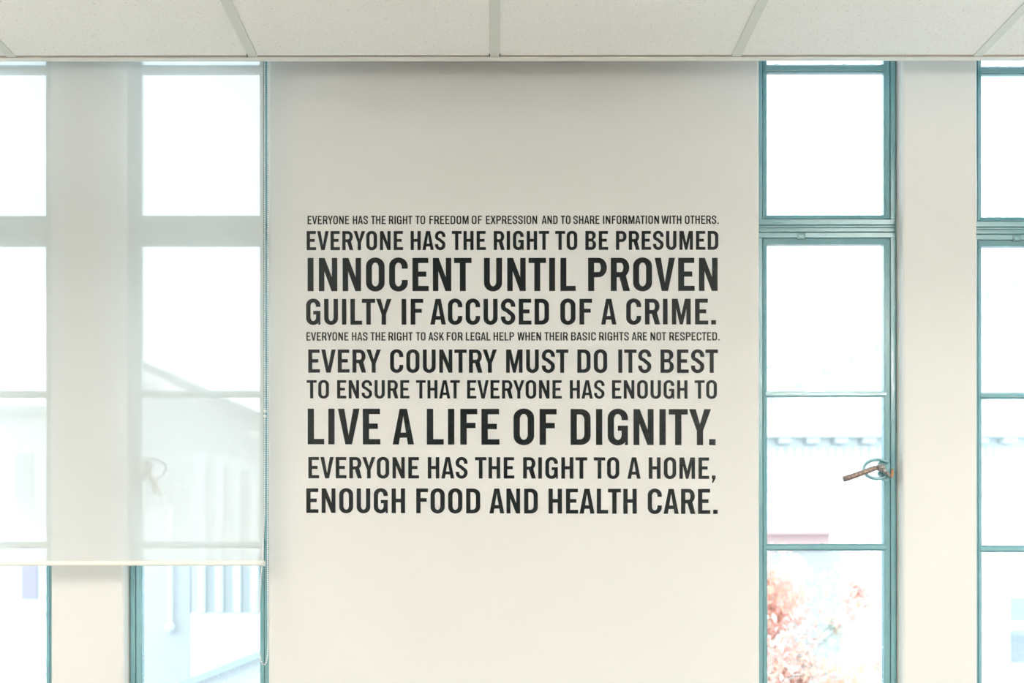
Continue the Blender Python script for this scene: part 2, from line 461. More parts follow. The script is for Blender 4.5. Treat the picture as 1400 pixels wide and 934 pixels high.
def make_window(n, x0, x1, rows_px, bars_px, off, spots=(), left_bright=False):
    """rows_px: (y of pane bottom in top light, y of first pane under transom); all on the sash plane"""
    win = tag(empty('window_%d' % n, (0, 0, 0)), kind='structure')
    def Z(py): return PZ(py + off, YF)
    za, zb = W_BOT, W_TOP
    ya = YF
    # fixed outer frame + transom
    bm = bmesh.new()
    ring(bm, x0, x1, za, zb, .0030, YF + .0035, YF + .040, .0006)
    box(bm, x0 + .003, x1 - .003, YF + .006, YF + .038, Z(318), Z(308), .0005)
    box(bm, x0 + .003, x1 - .003, YF + .001, YF + .008, Z(310.8), Z(308.6), .0009)
    box(bm, x0 + .003, x1 - .003, YF + .001, YF + .008, Z(317.2), Z(314.3), .0009)
    link('outer_frame', bm, M['teal'], win)
    glz = []
    for nm, s0, s1, bars in (('upper_sash', Z(307.6), zb - .0036, [(86.8, 96.2)]), ('lower_sash', za + .0036, Z(318.4), bars_px)):
        bm = bmesh.new()
        a0, a1 = x0 + .0036, x1 - .0036
        ring(bm, a0, a1, s0, s1, .0138, YF, YF + .03, .0011)
        ring_slope(bm, a0 + .0162, a1 - .0162, s0 + .0162, s1 - .0162, .0120, YF + .002, YF + .010, YF + .028)
        ring(bm, a0 + .0136, a1 - .0136, s0 + .0136, s1 - .0136, .004, YF + .0065, YF + .027, 0)
        sash = link(nm, bm, M['teal'], win)
        gx0, gx1, gz0, gz1 = a0 + .0270, a1 - .0270, s0 + .0270, s1 - .0270
        lines = [gz1]
        for (yt, yb) in bars:
            t_, b_ = Z(yt), Z(yb)
            bm = bmesh.new()
            box(bm, gx0 - .005, gx1 + .005, YF + .006, YF + .026, b_ + .0008, t_ - .0008, .0022)
            box(bm, gx0, gx1, YF + .012, YF + .027, b_, t_, .001)
            link('glazing_bar', bm, M['teal'], win)
            lines += [t_, b_]
        lines.append(gz0)
        for k in range(0, len(lines), 2):
            glz.append((gx0, gx1, lines[k + 1], lines[k]))
    for k, (gx0, gx1, z0, z1) in enumerate(glz):
        bm = bmesh.new(); box(bm, gx0 - .004, gx1 + .004, YF + .0165, YF + .0195, z0 - .003, z1 + .003)
        link('pane', bm, M['glass_spots'] if k in spots else M['glass'], win)
        bm = bmesh.new(); ragged(bm, gx0, gx1, z0, z1, .0016, YF + .0105, YF + .0163, n * 10 + k)
        link('putty_line', bm, M['teal'], win)
    # catch plate let into the rail under the transom, two screw heads above
    cxp = x0 + (1100 - 1038) / 512.6
    bm = bmesh.new(); ring(bm, cxp - .0095, cxp + .0095, Z(327.2), Z(320), .0016, YF - .0008, YF + .002, .0003)
    box(bm, cxp - .007, cxp + .0065, YF - .0016, YF + .001, Z(326.3), Z(321.5), .0004)
    link('catch_plate', bm, M['teal'], win)
    bm = bmesh.new(); box(bm, cxp - .0108, cxp + .0108, YF - .0004, YF + .0015, Z(328), Z(319.2)); link('plate_gap_shade', bm, M['darkteal'], win)  # dark box coloured as the shadow gap round the plate
    for dx in (.0445, .074):
        bm = bmesh.new(); bmesh.ops.create_cone(bm, segments=10, radius1=.0013, radius2=.0013, depth=.001, cap_ends=True, matrix=Matrix.Translation((cxp - .0 + dx - .0, YF - .0002, Z(304))) @ Matrix.Rotation(pi / 2, 4, 'X'))
        link('screw', bm, M['darkteal'], win)
    # mastic between frame and plaster
    bm = bmesh.new()
    for xa in (x0, x1 - .0016):
        box(bm, xa, xa + .0016, YF - .0015, YF + .0045, za, zb, .0004)
    link('mastic_line', bm, M['seal'], win)
    bm = bmesh.new(); box(bm, x0, x1, WY + .001, YF + .004, za - .0, za + .004, .001)
    link('window_sill', bm, M['wall'], win)
    return win

bars = [(535.0, 542.0), (745.0, 752.6), (955.5, 963.0)]
barsL = [(534.0, 541.5), (741.0, 748.6), (951.5, 959.0)]
w1 = make_window(1, *OPEN[0], None, barsL, 0.0, (4, 5))
w2 = make_window(2, *OPEN[1], None, barsL, 0.0, (4, 5))
w3 = make_window(3, *OPEN[2], None, bars, 0.0, (4,))
w4 = make_window(4, *OPEN[3], None, [(a_ - .6, b_ - .6) for a_, b_ in bars], 3.0, (4,))
handle(w3, -1, 1213, 643, 'left', YF)
handle(w2, 1, 195.0, 641, 'down', YF)

w5 = tag(empty('window_5', (0, 0, 0)), kind='structure')      # added unseen window in the right wall, lets in cool sky light
bm = bmesh.new()
for q in ((SY0, SY0 + .05, SZ0, SZ1), (SY1 - .05, SY1, SZ0, SZ1), (SY0 + .05, SY1 - .05, SZ0, SZ0 + .05), (SY0 + .05, SY1 - .05, SZ1 - .05, SZ1), (-.37, -.33, SZ0 + .05, SZ1 - .05)):
    box(bm, RX1 + .04, RX1 + .08, q[0], q[1], q[2], q[3], .002)
link('frame', bm, M['teal'], w5)
for q in ((SY0 + .05, -.37), (-.33, SY1 - .05)):
    bm = bmesh.new(); box(bm, RX1 + .058, RX1 + .062, q[0], q[1], SZ0 + .05, SZ1 - .05); link('pane', bm, M['glass'], w5)

# ------------------------------------------------------------------ roller blind
YB = 2.552
bl = tag(empty('roller_blind', (PX(200, YB), YB, 2.93)), 'cream see-through roller blind lowered over the two left windows', 'blind')
def rel(o):   # keep parts in world place under the empty
    o.location = -Vector(bl.location); return o
bx1 = PX(360.5, YB); bx0 = -1.66
zr = PZ(769.5, YB)
bm = bmesh.new()
nx = 24
def fy(x, z): return YB + .0016 * sin(x * 9.0 + .8) * min(1, (2.93 - z) / 1.0) + .0006 * sin(x * 23)
grid_v = []
for i in range(nx + 1):
    x = bx0 + (bx1 - bx0) * i / nx
    grid_v.append([bm.verts.new((x, fy(x, zr + (2.93 - zr) * j / 10), zr + (2.93 - zr) * j / 10)) for j in range(11)])
for i in range(nx):
    for j in range(10):
        bm.faces.new((grid_v[i][j], grid_v[i + 1][j], grid_v[i + 1][j + 1], grid_v[i][j + 1]))
rel(link('fabric', bm, M['fabric'], bl, smooth=True))
bm = bmesh.new()
prof = [(-.0075, -.0010), (-.0068, .0045), (-.003, .0068), (.003, .0068), (.0075, .0045), (.0075, -.003), (.003, -.0062), (-.004, -.0062), (-.007, -.004)]
prism(bm, prof, bx0, bx1 - .022, lambda u, v_, t_: Vector((t_, YB + u, zr - .0008 + v_)))
rail = rel(link('bottom_rail', bm, M['rail'], bl))
bm = bmesh.new()
prism(bm, [(u * 1.06, v_ * 1.06) for u, v_ in prof], bx1 - .022, bx1 + .0015, lambda u, v_, t_: Vector((t_, YB + u, zr - .0008 + v_)))
for dx in (-.0195, -.0155, -.0195 + .008):
    box(bm, bx1 + dx, bx1 + dx + .0014, YB - .0092, YB - .0066, zr - .003, zr + .0004)
box(bm, bx1 - .003, bx1 + .0035, YB - .006, YB + .006, zr - .0085, zr + .004, .001)
ec = link('end_cap', bm, M['trim'], rail)
bm = bmesh.new(); tube(bm, [(bx0, YB + .016, 2.945), (bx1 + .004, YB + .016, 2.945)], .019, 20)
rel(link('roller_tube', bm, M['rail'], bl, smooth=True))
for xx in (bx0 - .006, bx1 + .006):
    bm = bmesh.new(); box(bm, xx - .002, xx + .002, YB - .01, WY, 2.915, 2.985, .0008); box(bm, xx - .002, xx + .002, WY - .003, WY, 2.90, 2.995)
    rel(link('bracket', bm, M['rail'], bl))
# bead chain: two strands and the loop at the bottom
def xz(px, py, Y=YB): return (PX(px, Y), PZ(py, Y))
path2 = [(363.6, 40), (363.6, 300), (363.4, 560), (363.0, 700), (360.2, 765), (358.0, 790), (356.2, 820), (354.8, 850), (354.2, 872), (355.2, 890), (357.3, 901), (359.8, 907), (361.6, 908.5), (363.4, 906),
         (365.0, 898), (365.8, 886), (365.9, 860), (365.6, 800), (365.4, 765), (365.8, 560), (366.3, 300), (366.3, 40)]
dens = []
for (xa, ya_), (xb, yb_) in zip(path2, path2[1:]):
    L = math.hypot(xb - xa, yb_ - ya_)
    n = max(1, int(L / 1.0))
    dens += [(xa + (xb - xa) * k / n, ya_ + (yb_ - ya_) * k / n) for k in range(n)]
YC = YB + .004
pts3 = []; acc = 0; last = None
half = next(i for i, p in enumerate(dens) if p[1] > 908)
for i, (a_, b_) in enumerate(dens):
    x, z = xz(a_, b_, YC)
    p = Vector((x, YC + (-.010 if i < half else .004) * (1 if b_ > 0 else 0), z))
    if last is None or (p - last).length >= .0054:
        pts3.append(p); last = p
bm = bmesh.new()
for p in pts3:
    bmesh.ops.create_icosphere(bm, subdivisions=1, radius=.0023, matrix=Matrix.Translation(p))
tube(bm, pts3, .0006, 4)
ch = rel(link('bead_chain', bm, M['plastic'], bl, smooth=True))
bm = bmesh.new()
cxx, czz = xz(364.0, 566, YC)
box(bm, cxx - .0035, cxx + .003, YC - .015, YC - .008, czz - .010, czz - .004, .001)
box(bm, cxx - .0035, cxx + .003, YC - .015, YC - .008, czz + .003, czz + .009, .001)
cc = link('chain_connector', bm, M['plastic'], ch)

# ------------------------------------------------------------------ lettering
def rr_arc(cx_, cy_, rx, ry, a0, a1, n=9):
    return [(cx_ + rx * cos(math.radians(a0 + (a1 - a0) * i / n)), cy_ + ry * sin(math.radians(a0 + (a1 - a0) * i / n))) for i in range(n + 1)]

def stroke(path, t0, t1=None):
    L, Rr = [], []
    n = len(path)
    for i, p in enumerate(path):
        a_ = Vector(path[max(i - 1, 0)]); b_ = Vector(path[min(i + 1, n - 1)])
        d = (b_ - a_).normalized(); nn = Vector((-d.y, d.x))
        # thickness blends between stem (vertical travel) and bar (horizontal travel)
        th = (t0 * abs(d.y) ** 2 + (t1 or t0) * abs(d.x) ** 2) / 2
        L.append((p[0] + nn.x * th, p[1] + nn.y * th)); Rr.append((p[0] - nn.x * th, p[1] - nn.y * th))
    return L + Rr[::-1]

def glyph(c, s):
    """outline loops (first = outer, rest = holes) of a condensed gothic capital of height 1; returns (loops, width, lsb, rsb)"""
    h = s * .88
    oc = .012                                  # round letters overshoot a little
    if c == 'I': return [[(0, 0), (s, 0), (s, 1), (0, 1)]], s, .08, .08
    if c == 'E':
        w_ = .485; m0 = .5 - h / 2 + .01
        return [[(0, 0), (w_, 0), (w_, h), (s, h), (s, m0), (w_ - .07, m0), (w_ - .07, m0 + h), (s, m0 + h), (s, 1 - h), (w_ - .01, 1 - h), (w_ - .01, 1), (0, 1)]], w_, .08, .045
    if c == 'F':
        w_ = .46; m0 = .46
        return [[(0, 0), (s, 0), (s, m0), (w_ - .05, m0), (w_ - .05, m0 + h), (s, m0 + h), (s, 1 - h), (w_, 1 - h), (w_, 1), (0, 1)]], w_, .08, .03
    if c == 'L': 
        w_ = .455
        return [[(0, 0), (w_, 0), (w_, h), (s, h), (s, 1), (0, 1)]], w_, .08, .035
    if c == 'H':
        w_ = .535; m0 = .5 - h / 2 + .01
        return [[(0, 0), (s, 0), (s, m0), (w_ - s, m0), (w_ - s, 0), (w_, 0), (w_, 1), (w_ - s, 1), (w_ - s, m0 + h), (s, m0 + h), (s, 1), (0, 1)]], w_, .08, .08
    if c == 'T':
        w_ = .52; a_ = (w_ - s) / 2
        return [[(a_, 0), (a_ + s, 0), (a_ + s, 1 - h), (w_, 1 - h), (w_, 1), (0, 1), (0, 1 - h), (a_, 1 - h)]], w_, .015, .015
    if c == 'N':
        w_ = .55; k = s * .93
        return [[(0, 0), (k, 0), (k, .60), (w_ - s * .98, 0), (w_, 0), (w_, 1), (w_ - k, 1), (w_ - k, .42), (s * .98, 1), (0, 1)]], w_, .08, .08
    if c == 'M':
        w_ = .70; k = s * .93; c_ = w_ / 2; g = .055
        return [[(0, 0), (k, 0), (k, .62), (c_ - g, 0), (c_ + g, 0), (w_ - k, .62), (w_ - k, 0), (w_, 0), (w_, 1), (w_ - s * 1.25, 1), (c_, .37), (s * 1.25, 1), (0, 1)]], w_, .08, .08
    if c == 'V':
        w_ = .60; c_ = w_ / 2; b_ = s * .53; t_ = s * 1.03
        return [[(c_ - b_, 0), (c_ + b_, 0), (w_, 1), (w_ - t_, 1), (c_, .26), (t_, 1), (0, 1)]], w_, .01, .01
    if c == 'W':
        w_ = .86; b_ = s * .5; t_ = s * .98; q1, q2 = w_ * .28, w_ * .72; c_ = w_ / 2
        return [[(q1 - b_, 0), (q1 + b_, 0), (c_, .66), (q2 - b_, 0), (q2 + b_, 0), (w_, 1), (w_ - t_, 1), (q2 - .005, .33), (c_ + b_ * .95, 1), (c_ - b_ * .95, 1), (q1 + .005, .33), (t_, 1), (0, 1)]], w_, .01, .01
    if c == 'A':
        w_ = .60; c_ = w_ / 2; t_ = s * .60; b_ = s * 1.0
        y0, y1 = .19, .19 + h * .95
        def xi(y): return b_ + (c_ - b_) * y / .80     # inner left edge of the legs
        return [[(0, 0), (b_, 0), (xi(y0), y0), (w_ - xi(y0), y0), (w_ - b_, 0), (w_, 0), (c_ + t_, 1), (c_ - t_, 1)],
                [(xi(y1), y1), (w_ - xi(y1), y1), (c_, .80)]], w_, .01, .01
    if c == 'Y':
        w_ = .60; a_ = (w_ - s) / 2; t_ = s * 1.06
        return [[(a_, 0), (a_ + s, 0), (a_ + s, .40), (w_, 1), (w_ - t_, 1), (w_ / 2, .58), (t_, 1), (0, 1), (a_, .40)]], w_, .01, .01
    if c == 'X':
        w_ = .60; t_ = s * 1.08; c_ = w_ / 2; q = s * .6
        return [[(0, 0), (t_, 0), (c_, .36), (w_ - t_, 0), (w_, 0), (c_ + q, .51), (w_ - .015, 1), (w_ - .015 - t_, 1), (c_, .66), (t_ + .015, 1), (.015, 1), (c_ - q, .51)]], w_, .015, .015
    if c == 'K':
        w_ = .585; t_ = s * 1.1
        return [[(0, 0), (s, 0), (s, .30), (s + .065, .40), (w_ - t_, 0), (w_, 0), (s + .165, .57), (w_ - .02, 1), (w_ - .02 - t_, 1), (s, .56), (s, 1), (0, 1)]], w_, .08, .01
    if c == 'O':
        w_ = .555; r = w_ / 2; ry = .26; ri = r - s; iy = .15
        o_ = rr_arc(r, ry - oc, r, ry, 180, 270) + rr_arc(r, ry - oc, r, ry, 270, 360)[1:] + rr_arc(r, 1 - ry + oc, r, ry, 0, 90) + rr_arc(r, 1 - ry + oc, r, ry, 90, 180)[1:]
        i_ = rr_arc(r, h + iy - oc, ri, iy, 180, 270) + rr_arc(r, h + iy - oc, ri, iy, 270, 360)[1:] + rr_arc(r, 1 - h - iy + oc, ri, iy, 0, 90) + rr_arc(r, 1 - h - iy + oc, ri, iy, 90, 180)[1:]
        return [o_, i_], w_, .068, .068
    if c == 'D':
        w_ = .55; r = .27; ry = .25; x_ = w_ - r; iy = .15; rx = r - s
        o_ = [(0, 0)] + rr_arc(x_, ry, r, ry, 270, 360) + rr_arc(x_, 1 - ry, r, ry, 0, 90) + [(0, 1)]
        i_ = [(s, h)] + rr_arc(x_ - .02, h + iy, rx + .02, iy, 270, 360) + rr_arc(x_ - .02, 1 - h - iy, rx + .02, iy, 0, 90) + [(s, 1 - h)]
        return [o_, i_], w_, .08, .068
    if c == 'U':
        w_ = .54; r = w_ / 2; ry = .26; ri = r - s; iy = .15
        o_ = [(0, 1)] + rr_arc(r, ry - oc, r, ry, 180, 270) + rr_arc(r, ry - oc, r, ry, 270, 360)[1:] + [(w_, 1), (w_ - s, 1)] + rr_arc(r, h + iy - oc, ri, iy, 360, 270) + rr_arc(r, h + iy - oc, ri, iy, 270, 180)[1:] + [(s, 1)]
        return [o_], w_, .073, .073
    if c == 'C':
        w_ = .555; r = w_ / 2; ry = .26; ri = r - s; iy = .15; yt, yb = .675, .335
        o_ = [(w_, yt)] + rr_arc(r, 1 - ry + oc, r, ry, 0, 90) + rr_arc(r, 1 - ry + oc, r, ry, 90, 180)[1:] + rr_arc(r, ry - oc, r, ry, 180, 270) + rr_arc(r, ry - oc, r, ry, 270, 360)[1:] + [(w_, yb), (w_ - s, yb)]
        i_ = rr_arc(r, h + iy - oc, ri, iy, 360, 270) + rr_arc(r, h + iy - oc, ri, iy, 270, 180)[1:] + rr_arc(r, 1 - h - iy + oc, ri, iy, 180, 90) + rr_arc(r, 1 - h - iy + oc, ri, iy, 90, 0)[1:] + [(w_ - s, yt)]
        return [o_ + i_], w_, .068, .06
    if c == 'G':
        w_ = .555; r = w_ / 2; ry = .26; ri = r - s; iy = .15; yt = .69
        o_ = [(w_, yt)] + rr_arc(r, 1 - ry + oc, r, ry, 0, 90) + rr_arc(r, 1 - ry + oc, r, ry, 90, 180)[1:] + rr_arc(r, ry - oc, r, ry, 180, 270) + rr_arc(r, ry - oc, r, ry, 270, 322)[1:]
        o_ += [(w_ - s * .55, 0), (w_, 0), (w_, .535), (r + .0, .535), (r + .0, .535 - h * .92), (w_ - s, .535 - h * .92)]
        i_ = rr_arc(r, h + iy - oc, ri, iy, 360, 270) + rr_arc(r, h + iy - oc, ri, iy, 270, 180)[1:] + rr_arc(r, 1 - h - iy + oc, ri, iy, 180, 90) + rr_arc(r, 1 - h - iy + oc, ri, iy, 90, 0)[1:] + [(w_ - s, yt)]
        return [o_ + i_], w_, .068, .073
    if c in 'PR':
        w_ = .55 if c == 'P' else .555; yb = .415; r = .24; H_ = 1 - yb; ry = H_ / 2 * .98; x_ = w_ - r - (.0 if c == 'P' else .012); rx = r - s; iy = (H_ - 2 * h) / 2
        bowl = rr_arc(x_, yb + ry, r, ry, 0, 90)
        i_ = [(s, yb + h), ] + rr_arc(x_, yb + h + iy, rx, iy, 270, 360) + rr_arc(x_, 1 - h - iy, rx, iy, 0, 90)[1:] + [(s, 1 - h)]
        if c == 'P':
            o_ = [(0, 0), (s, 0), (s, yb)] + rr_arc(x_, yb + ry, r, ry, 270, 360) + rr_arc(x_, 1 - ry, r, ry, 0, 90) + [(0, 1)]
            return [o_, i_], w_, .08, .035
        o_ = [(0, 0), (s, 0), (s, yb), (w_ * .46, yb), (w_ - s * 1.06, 0), (w_ + .01, 0), (w_ - s * .62, yb + .04)] + rr_arc(x_, yb + ry, r, ry, 312, 360) + rr_arc(x_, 1 - ry, r, ry, 0, 90) + [(0, 1)]
        return [o_, i_], w_, .08, .035
    if c == 'B':
        w_ = .555; ym = .51; r = .24; x1_ = w_ - r; x2_ = w_ - r - .018
        h1, h2 = ym, 1 - ym
        o_ = [(0, 0)] + rr_arc(x1_, .25, r, .25, 270, 360) + rr_arc(x1_ - .0, .30, r, .21, 0, 62) + rr_arc(x2_, .74, r, .20, 302, 360) + rr_arc(x2_, .78, r, .22, 0, 90) + [(0, 1)]
        a1, b1 = h, ym - h / 2 + .012
        i1 = [(s, a1)] + rr_arc(x1_, (a1 + b1) / 2, r - s, (b1 - a1) / 2, 270, 360) + rr_arc(x1_, (a1 + b1) / 2, r - s, (b1 - a1) / 2, 0, 90)[1:] + [(s, b1)]
        a2, b2 = ym + h / 2 + .012, 1 - h
        i2 = [(s, a2)] + rr_arc(x2_, (a2 + b2) / 2, r - s, (b2 - a2) / 2, 270, 360) + rr_arc(x2_, (a2 + b2) / 2, r - s, (b2 - a2) / 2, 0, 90)[1:] + [(s, b2)]
        return [o_, i1, i2], w_, .08, .06
    if c == 'S':
        w_ = .555; a_ = s / 2; x0, x1 = a_, w_ - a_; c_ = w_ / 2
        top = 1 + oc - h / 2; bot = -oc + h / 2
        rx = (x1 - x0) / 2
        path = [(x1, .690), (x1, .735)] + rr_arc(c_, top - .20, rx, .20, 8, 172, 12) + [(x0, .735)] + rr_arc(c_ - .00, .715, rx, .17, 188, 222, 4) + \
               [(c_ - .03, .545), (c_ + .05, .475)] + rr_arc(c_, .285, rx, .17, 42, 8, 4) + [(x1, .26)] + rr_arc(c_, bot + .20, rx, .20, -8, -172, 12) + [(x0, .265), (x0, .315)]
        return [stroke(path, s, h)], w_, .055, .055
    if c == '.': return [[(0, 0), (s * 1.02, 0), (s * 1.02, s * .98), (0, s * .98)]], s * 1.02, .07, .05
    if c == ',': return [[(.035, -.19), (.085, -.19), (s * 1.02 + .03, .02), (s * 1.02 + .03, s * .98), (.03, s * .98), (.03, 0), (.075, 0)]], s * 1.02 + .03, .04, .05
    raise KeyError(c)

KERN = {'LT': -.06, 'TY': .01, 'Y.': -.13, 'AT': -.03, 'TA': -.03, 'LI': 0, 'RY': -.02, 'RT': -.01, 'YO': -.02, 'FA': -.04, 'HA': 0, 'NT': -.01, 'ST': -.02, 'IT': -.01, 'ET': -.01, 'CT': -.01}
gcache = {}
def glyph_geo(c, s):
    """triangulated thin solid of one glyph: (verts, faces)"""
    if (c, s) in gcache: return gcache[(c, s)]
    loops, w_, l_, r_ = glyph(c, s)
    flat = [p for lp in loops for p in lp]
    tris = tessellate_polygon([[Vector((p[0], p[1], 0)) for p in lp] for lp in loops])
    n = len(flat); T = .00025
    verts = [(p[0], p[1], 1.0) for p in flat] + [(p[0], p[1], 0.0) for p in flat]     # z 1 = face, scaled to film thickness
    faces = []
    for t_ in tris:
        a_, b_, c2 = (Vector(flat[k]) for k in t_)
        ar = (b_ - a_).x * (c2 - a_).y - (b_ - a_).y * (c2 - a_).x
        if abs(ar) < 1e-9: continue
        faces.append(tuple(t_) if ar > 0 else tuple(reversed(t_)))
    k0 = 0
    for li, lp in enumerate(loops):
        m_ = len(lp)
        area = sum(lp[i][0] * lp[(i + 1) % m_][1] - lp[(i + 1) % m_][0] * lp[i][1] for i in range(m_))
        ccw = (area > 0) == (li == 0)
        for i in range(m_):
            j = (i + 1) % m_
            q = (k0 + i, k0 + i + n, k0 + j + n, k0 + j)
            faces.append(q if ccw else tuple(reversed(q)))
        k0 += m_
    gcache[(c, s)] = (verts, faces, w_, l_, r_)
    return gcache[(c, s)]

LINES = [
 (295.1, 306.5, 295.1, 306.5, .150, False, 'EVERYONE 421 477.8 HAS 482.9 503.5 THE 507.6 527.9 RIGHT 532.2 564.2 TO 568.3 581.7 FREEDOM 587.5 641.1 OF 645.4 659.3 EXPRESSION 664.8 734.7 AND 741.1 762.8 TO 767 780.4 SHARE 784.2 820 INFORMATION 824.9 901.4 WITH 904.6 932 OTHERS. 936.8 982.9'),
 (315.9, 341.9, 316.2, 341.9, .172, True, 'EVERYONE 419.7 551.5 HAS 561.8 609.4 THE 618.1 664.6 RIGHT 675.4 751 TO 759.4 789.6 BE 800.7 831.8 PRESUMED 842.5 982.4'),
 (352.6, 398.0, 352.9, 398.2, .176, True, 'INNOCENT 421 645 UNTIL 662 787.4 PROVEN 804.4 981.4'),
 (408.6, 443.8, 408.9, 444.0, .172, True, 'GUILTY 418.9 535.6 IF 549.4 578.9 ACCUSED 588.6 750.8 OF 766.4 809.7 A 822 843 CRIME. 856.4 979'),
 (454.2, 465.6, 454.6, 465.9, .150, False, 'EVERYONE 419.3 476.7 HAS 481.4 502.9 THE 506.7 527.5 RIGHT 531.4 564.6 TO 568.9 582.1 ASK 586 607.4 FOR 611 632.9 LEGAL 637.2 670.6 HELP 675 703.2 WHEN 707.5 740 THEIR 744.6 776.5 BASIC 781 815 RIGHTS 819.4 860 ARE 863.9 884.7 NOT 889.6 911 RESPECTED. 915.4 983.9'),
 (477.8, 509.4, 478.3, 510.3, .166, True, 'EVERY 421.7 521 COUNTRY 533.6 679.7 MUST 692.2 777.1 DO 789.6 830.3 ITS 845.6 890.6 BEST 903.2 981.7'),
 (519.7, 544.6, 520.4, 545.6, .162, True, 'TO 419.5 450 ENSURE 461.2 560 THAT 569 629 EVERYONE 638.8 768.2 HAS 779.3 826.6 ENOUGH 837 940 TO 949.7 980.3'),
 (558.7, 607.4, 559.9, 609.1, .172, True, 'LIVE 420.9 520.2 A 537 566.2 LIFE 583.7 683 OF 702.2 761.2 DIGNITY. 780.2 978.3'),
 (624.7, 653.8, 625.9, 655.2, .166, True, 'EVERYONE 421.7 573.1 HAS 585 639.4 THE 649.6 703.3 RIGHT 715.3 803 TO 811.9 846.7 A 857.8 875.9 HOME, 887 978.3'),
 (667.6, 701.2, 668.9, 703.1, .170, True, 'ENOUGH 418.9 553.9 FOOD 569.2 656.6 AND 669.1 735.3 HEALTH 750 870.6 CARE. 885.6 981.1'),
]
quote = tag(empty('wall_quote', (0, WY, EYE)), 'ten-line black vinyl human-rights quotation stuck on the cream wall between the windows', 'wall lettering')
FILM = .0006
mesh_of = {}
for (tl_, bl_, tr2, br2, s, single, txt) in LINES:
    tok = txt.split(); words = [(tok[i], float(tok[i + 1]), float(tok[i + 2])) for i in range(0, len(tok), 3)]
    sentence = ' '.join(w_[0] for w_ in words)
    small_v, small_f = [], []
    if single:
        ln = empty('text_line', (0, 0, 0), quote)
        ln['label'] = 'line reading "%s"' % sentence
    for word, xa, xb in words:
        g = [glyph_geo(c, s) for c in word]
        pos = []; x = -g[0][3]
        for i, q in enumerate(g):
            if i: x += KERN.get(word[i - 1] + word[i], 0)
            pos.append(x + q[3]); x += q[3] + q[2] + q[4]
        total = x - g[-1][4]
        kx = (xb - xa) / total
        for i, c in enumerate(word):
            pxx = xa + pos[i] * kx
            f_ = (pxx - 420) / 560
            base = bl_ + (br2 - bl_) * f_; cap = base - (tl_ + (tr2 - tl_) * f_)
            wx, wz = PX(pxx, WY), PZ(base, WY) - EYE
            sx, sy = kx * WY / FPX, cap * WY / FPX
            if single:
                if (c, s) not in mesh_of:
                    me = bpy.data.meshes.new('letter'); me.from_pydata(g[i][0], [], g[i][1]); me.materials.append(M['vinyl']); mesh_of[(c, s)] = me
                o = bpy.data.objects.new('punctuation_mark' if c in '.,' else 'letter', mesh_of[(c, s)]); COL.objects.link(o); o.parent = ln
                o.location = (wx, 0, wz); o.rotation_euler = (pi / 2, 0, 0); o.scale = (sx, sy, FILM)
            else:
                k0 = len(small_v)
                small_v += [(wx + p[0] * sx, -p[2] * FILM, wz + p[1] * sy) for p in g[i][0]]
                small_f += [tuple(k0 + k for k in f) for f in g[i][1]]
    if not single:
        me = bpy.data.meshes.new('text_line'); me.from_pydata(small_v, [], small_f); me.materials.append(M['vinyl'])
        o = bpy.data.objects.new('text_line', me); COL.objects.link(o); o.parent = quote
        o['kind'] = 'stuff'; o['label'] = 'small line reading "%s"' % sentence

# ------------------------------------------------------------------ outdoors
GZ = -3.6
bm = bmesh.new(); box(bm, -60, 60, 3.2, 120, GZ - .2, GZ); tag(link('ground', bm, M['ground']), kind='structure')

# pale civic building with pediment, beyond the right windows
YR = 30.0
def bx_(px): return PX(px, YR)
def bz_(py): return PZ(py, YR)
cb = tag(empty('civic_building', (bx_(1300), YR, GZ)), 'pale building with bracketed cornice and pediment seen faintly through right windows', 'building')
def rel_to(o, par): o.parent = par; o.location = -Vector(par.location); return o
bm = bmesh.new(); box(bm, bx_(930), bx_(1960), YR, YR + 10, GZ, bz_(600)); rel_to(link('wall', bm, M['render_white']), cb)
bm = bmesh.new(); box(bm, bx_(925), bx_(1965), YR - .5, YR, bz_(600), bz_(594), .03); rel_to(link('cornice', bm, M['render_white']), cb)
bm = bmesh.new(); prism(bm, [(bx_(930), bz_(594)), (bx_(1960), bz_(594)), (bx_(1445), bz_(348))], YR, YR + 9, lambda u, v_, t_: Vector((u, t_, v_))); rel_to(link('pediment', bm, M['render_white']), cb)
bm = bmesh.new(); box(bm, bx_(935), bx_(1955), YR - .06, YR, bz_(640), bz_(611)); rel_to(link('frieze', bm, mat('pale_frieze', (.70, .72, .72), .9)), cb)
bm = bmesh.new()
for k in range(90):
    xk = bx_(940 + k * 11.3); box(bm, xk, xk + .10, YR - .12, YR - .06, bz_(640), bz_(613))
tag(rel_to(link('frieze_ribs', bm, M['render_white']), cb), kind='stuff')
bm = bmesh.new(); box(bm, -.2, .2, -.4, 0, -.1, .1, .02); first = rel_to(link('bracket', bm, M['bracket']), cb); bmesh_me = first.data
n_ = 0
for k in range(26):
    xk = 955 + k * 38
    o = first if k == 0 else bpy.data.objects.new('bracket', bmesh_me)
    if k: COL.objects.link(o); o.parent = cb
    o.location = Vector((bx_(xk), YR, bz_(604))) - cb.location
for k in range(28):
    f_ = (k + .5) / 28
    px_ = 930 + 1030 * f_; py_ = 594 - 246 * (1 - abs(2 * f_ - 1)) + 9
    o = bpy.data.objects.new('bracket', bmesh_me); COL.objects.link(o); o.parent = cb
    o.location = Vector((bx_(px_), YR, bz_(py_))) - cb.location; o.rotation_euler = (0, (-.445 if f_ < .5 else .445), 0)
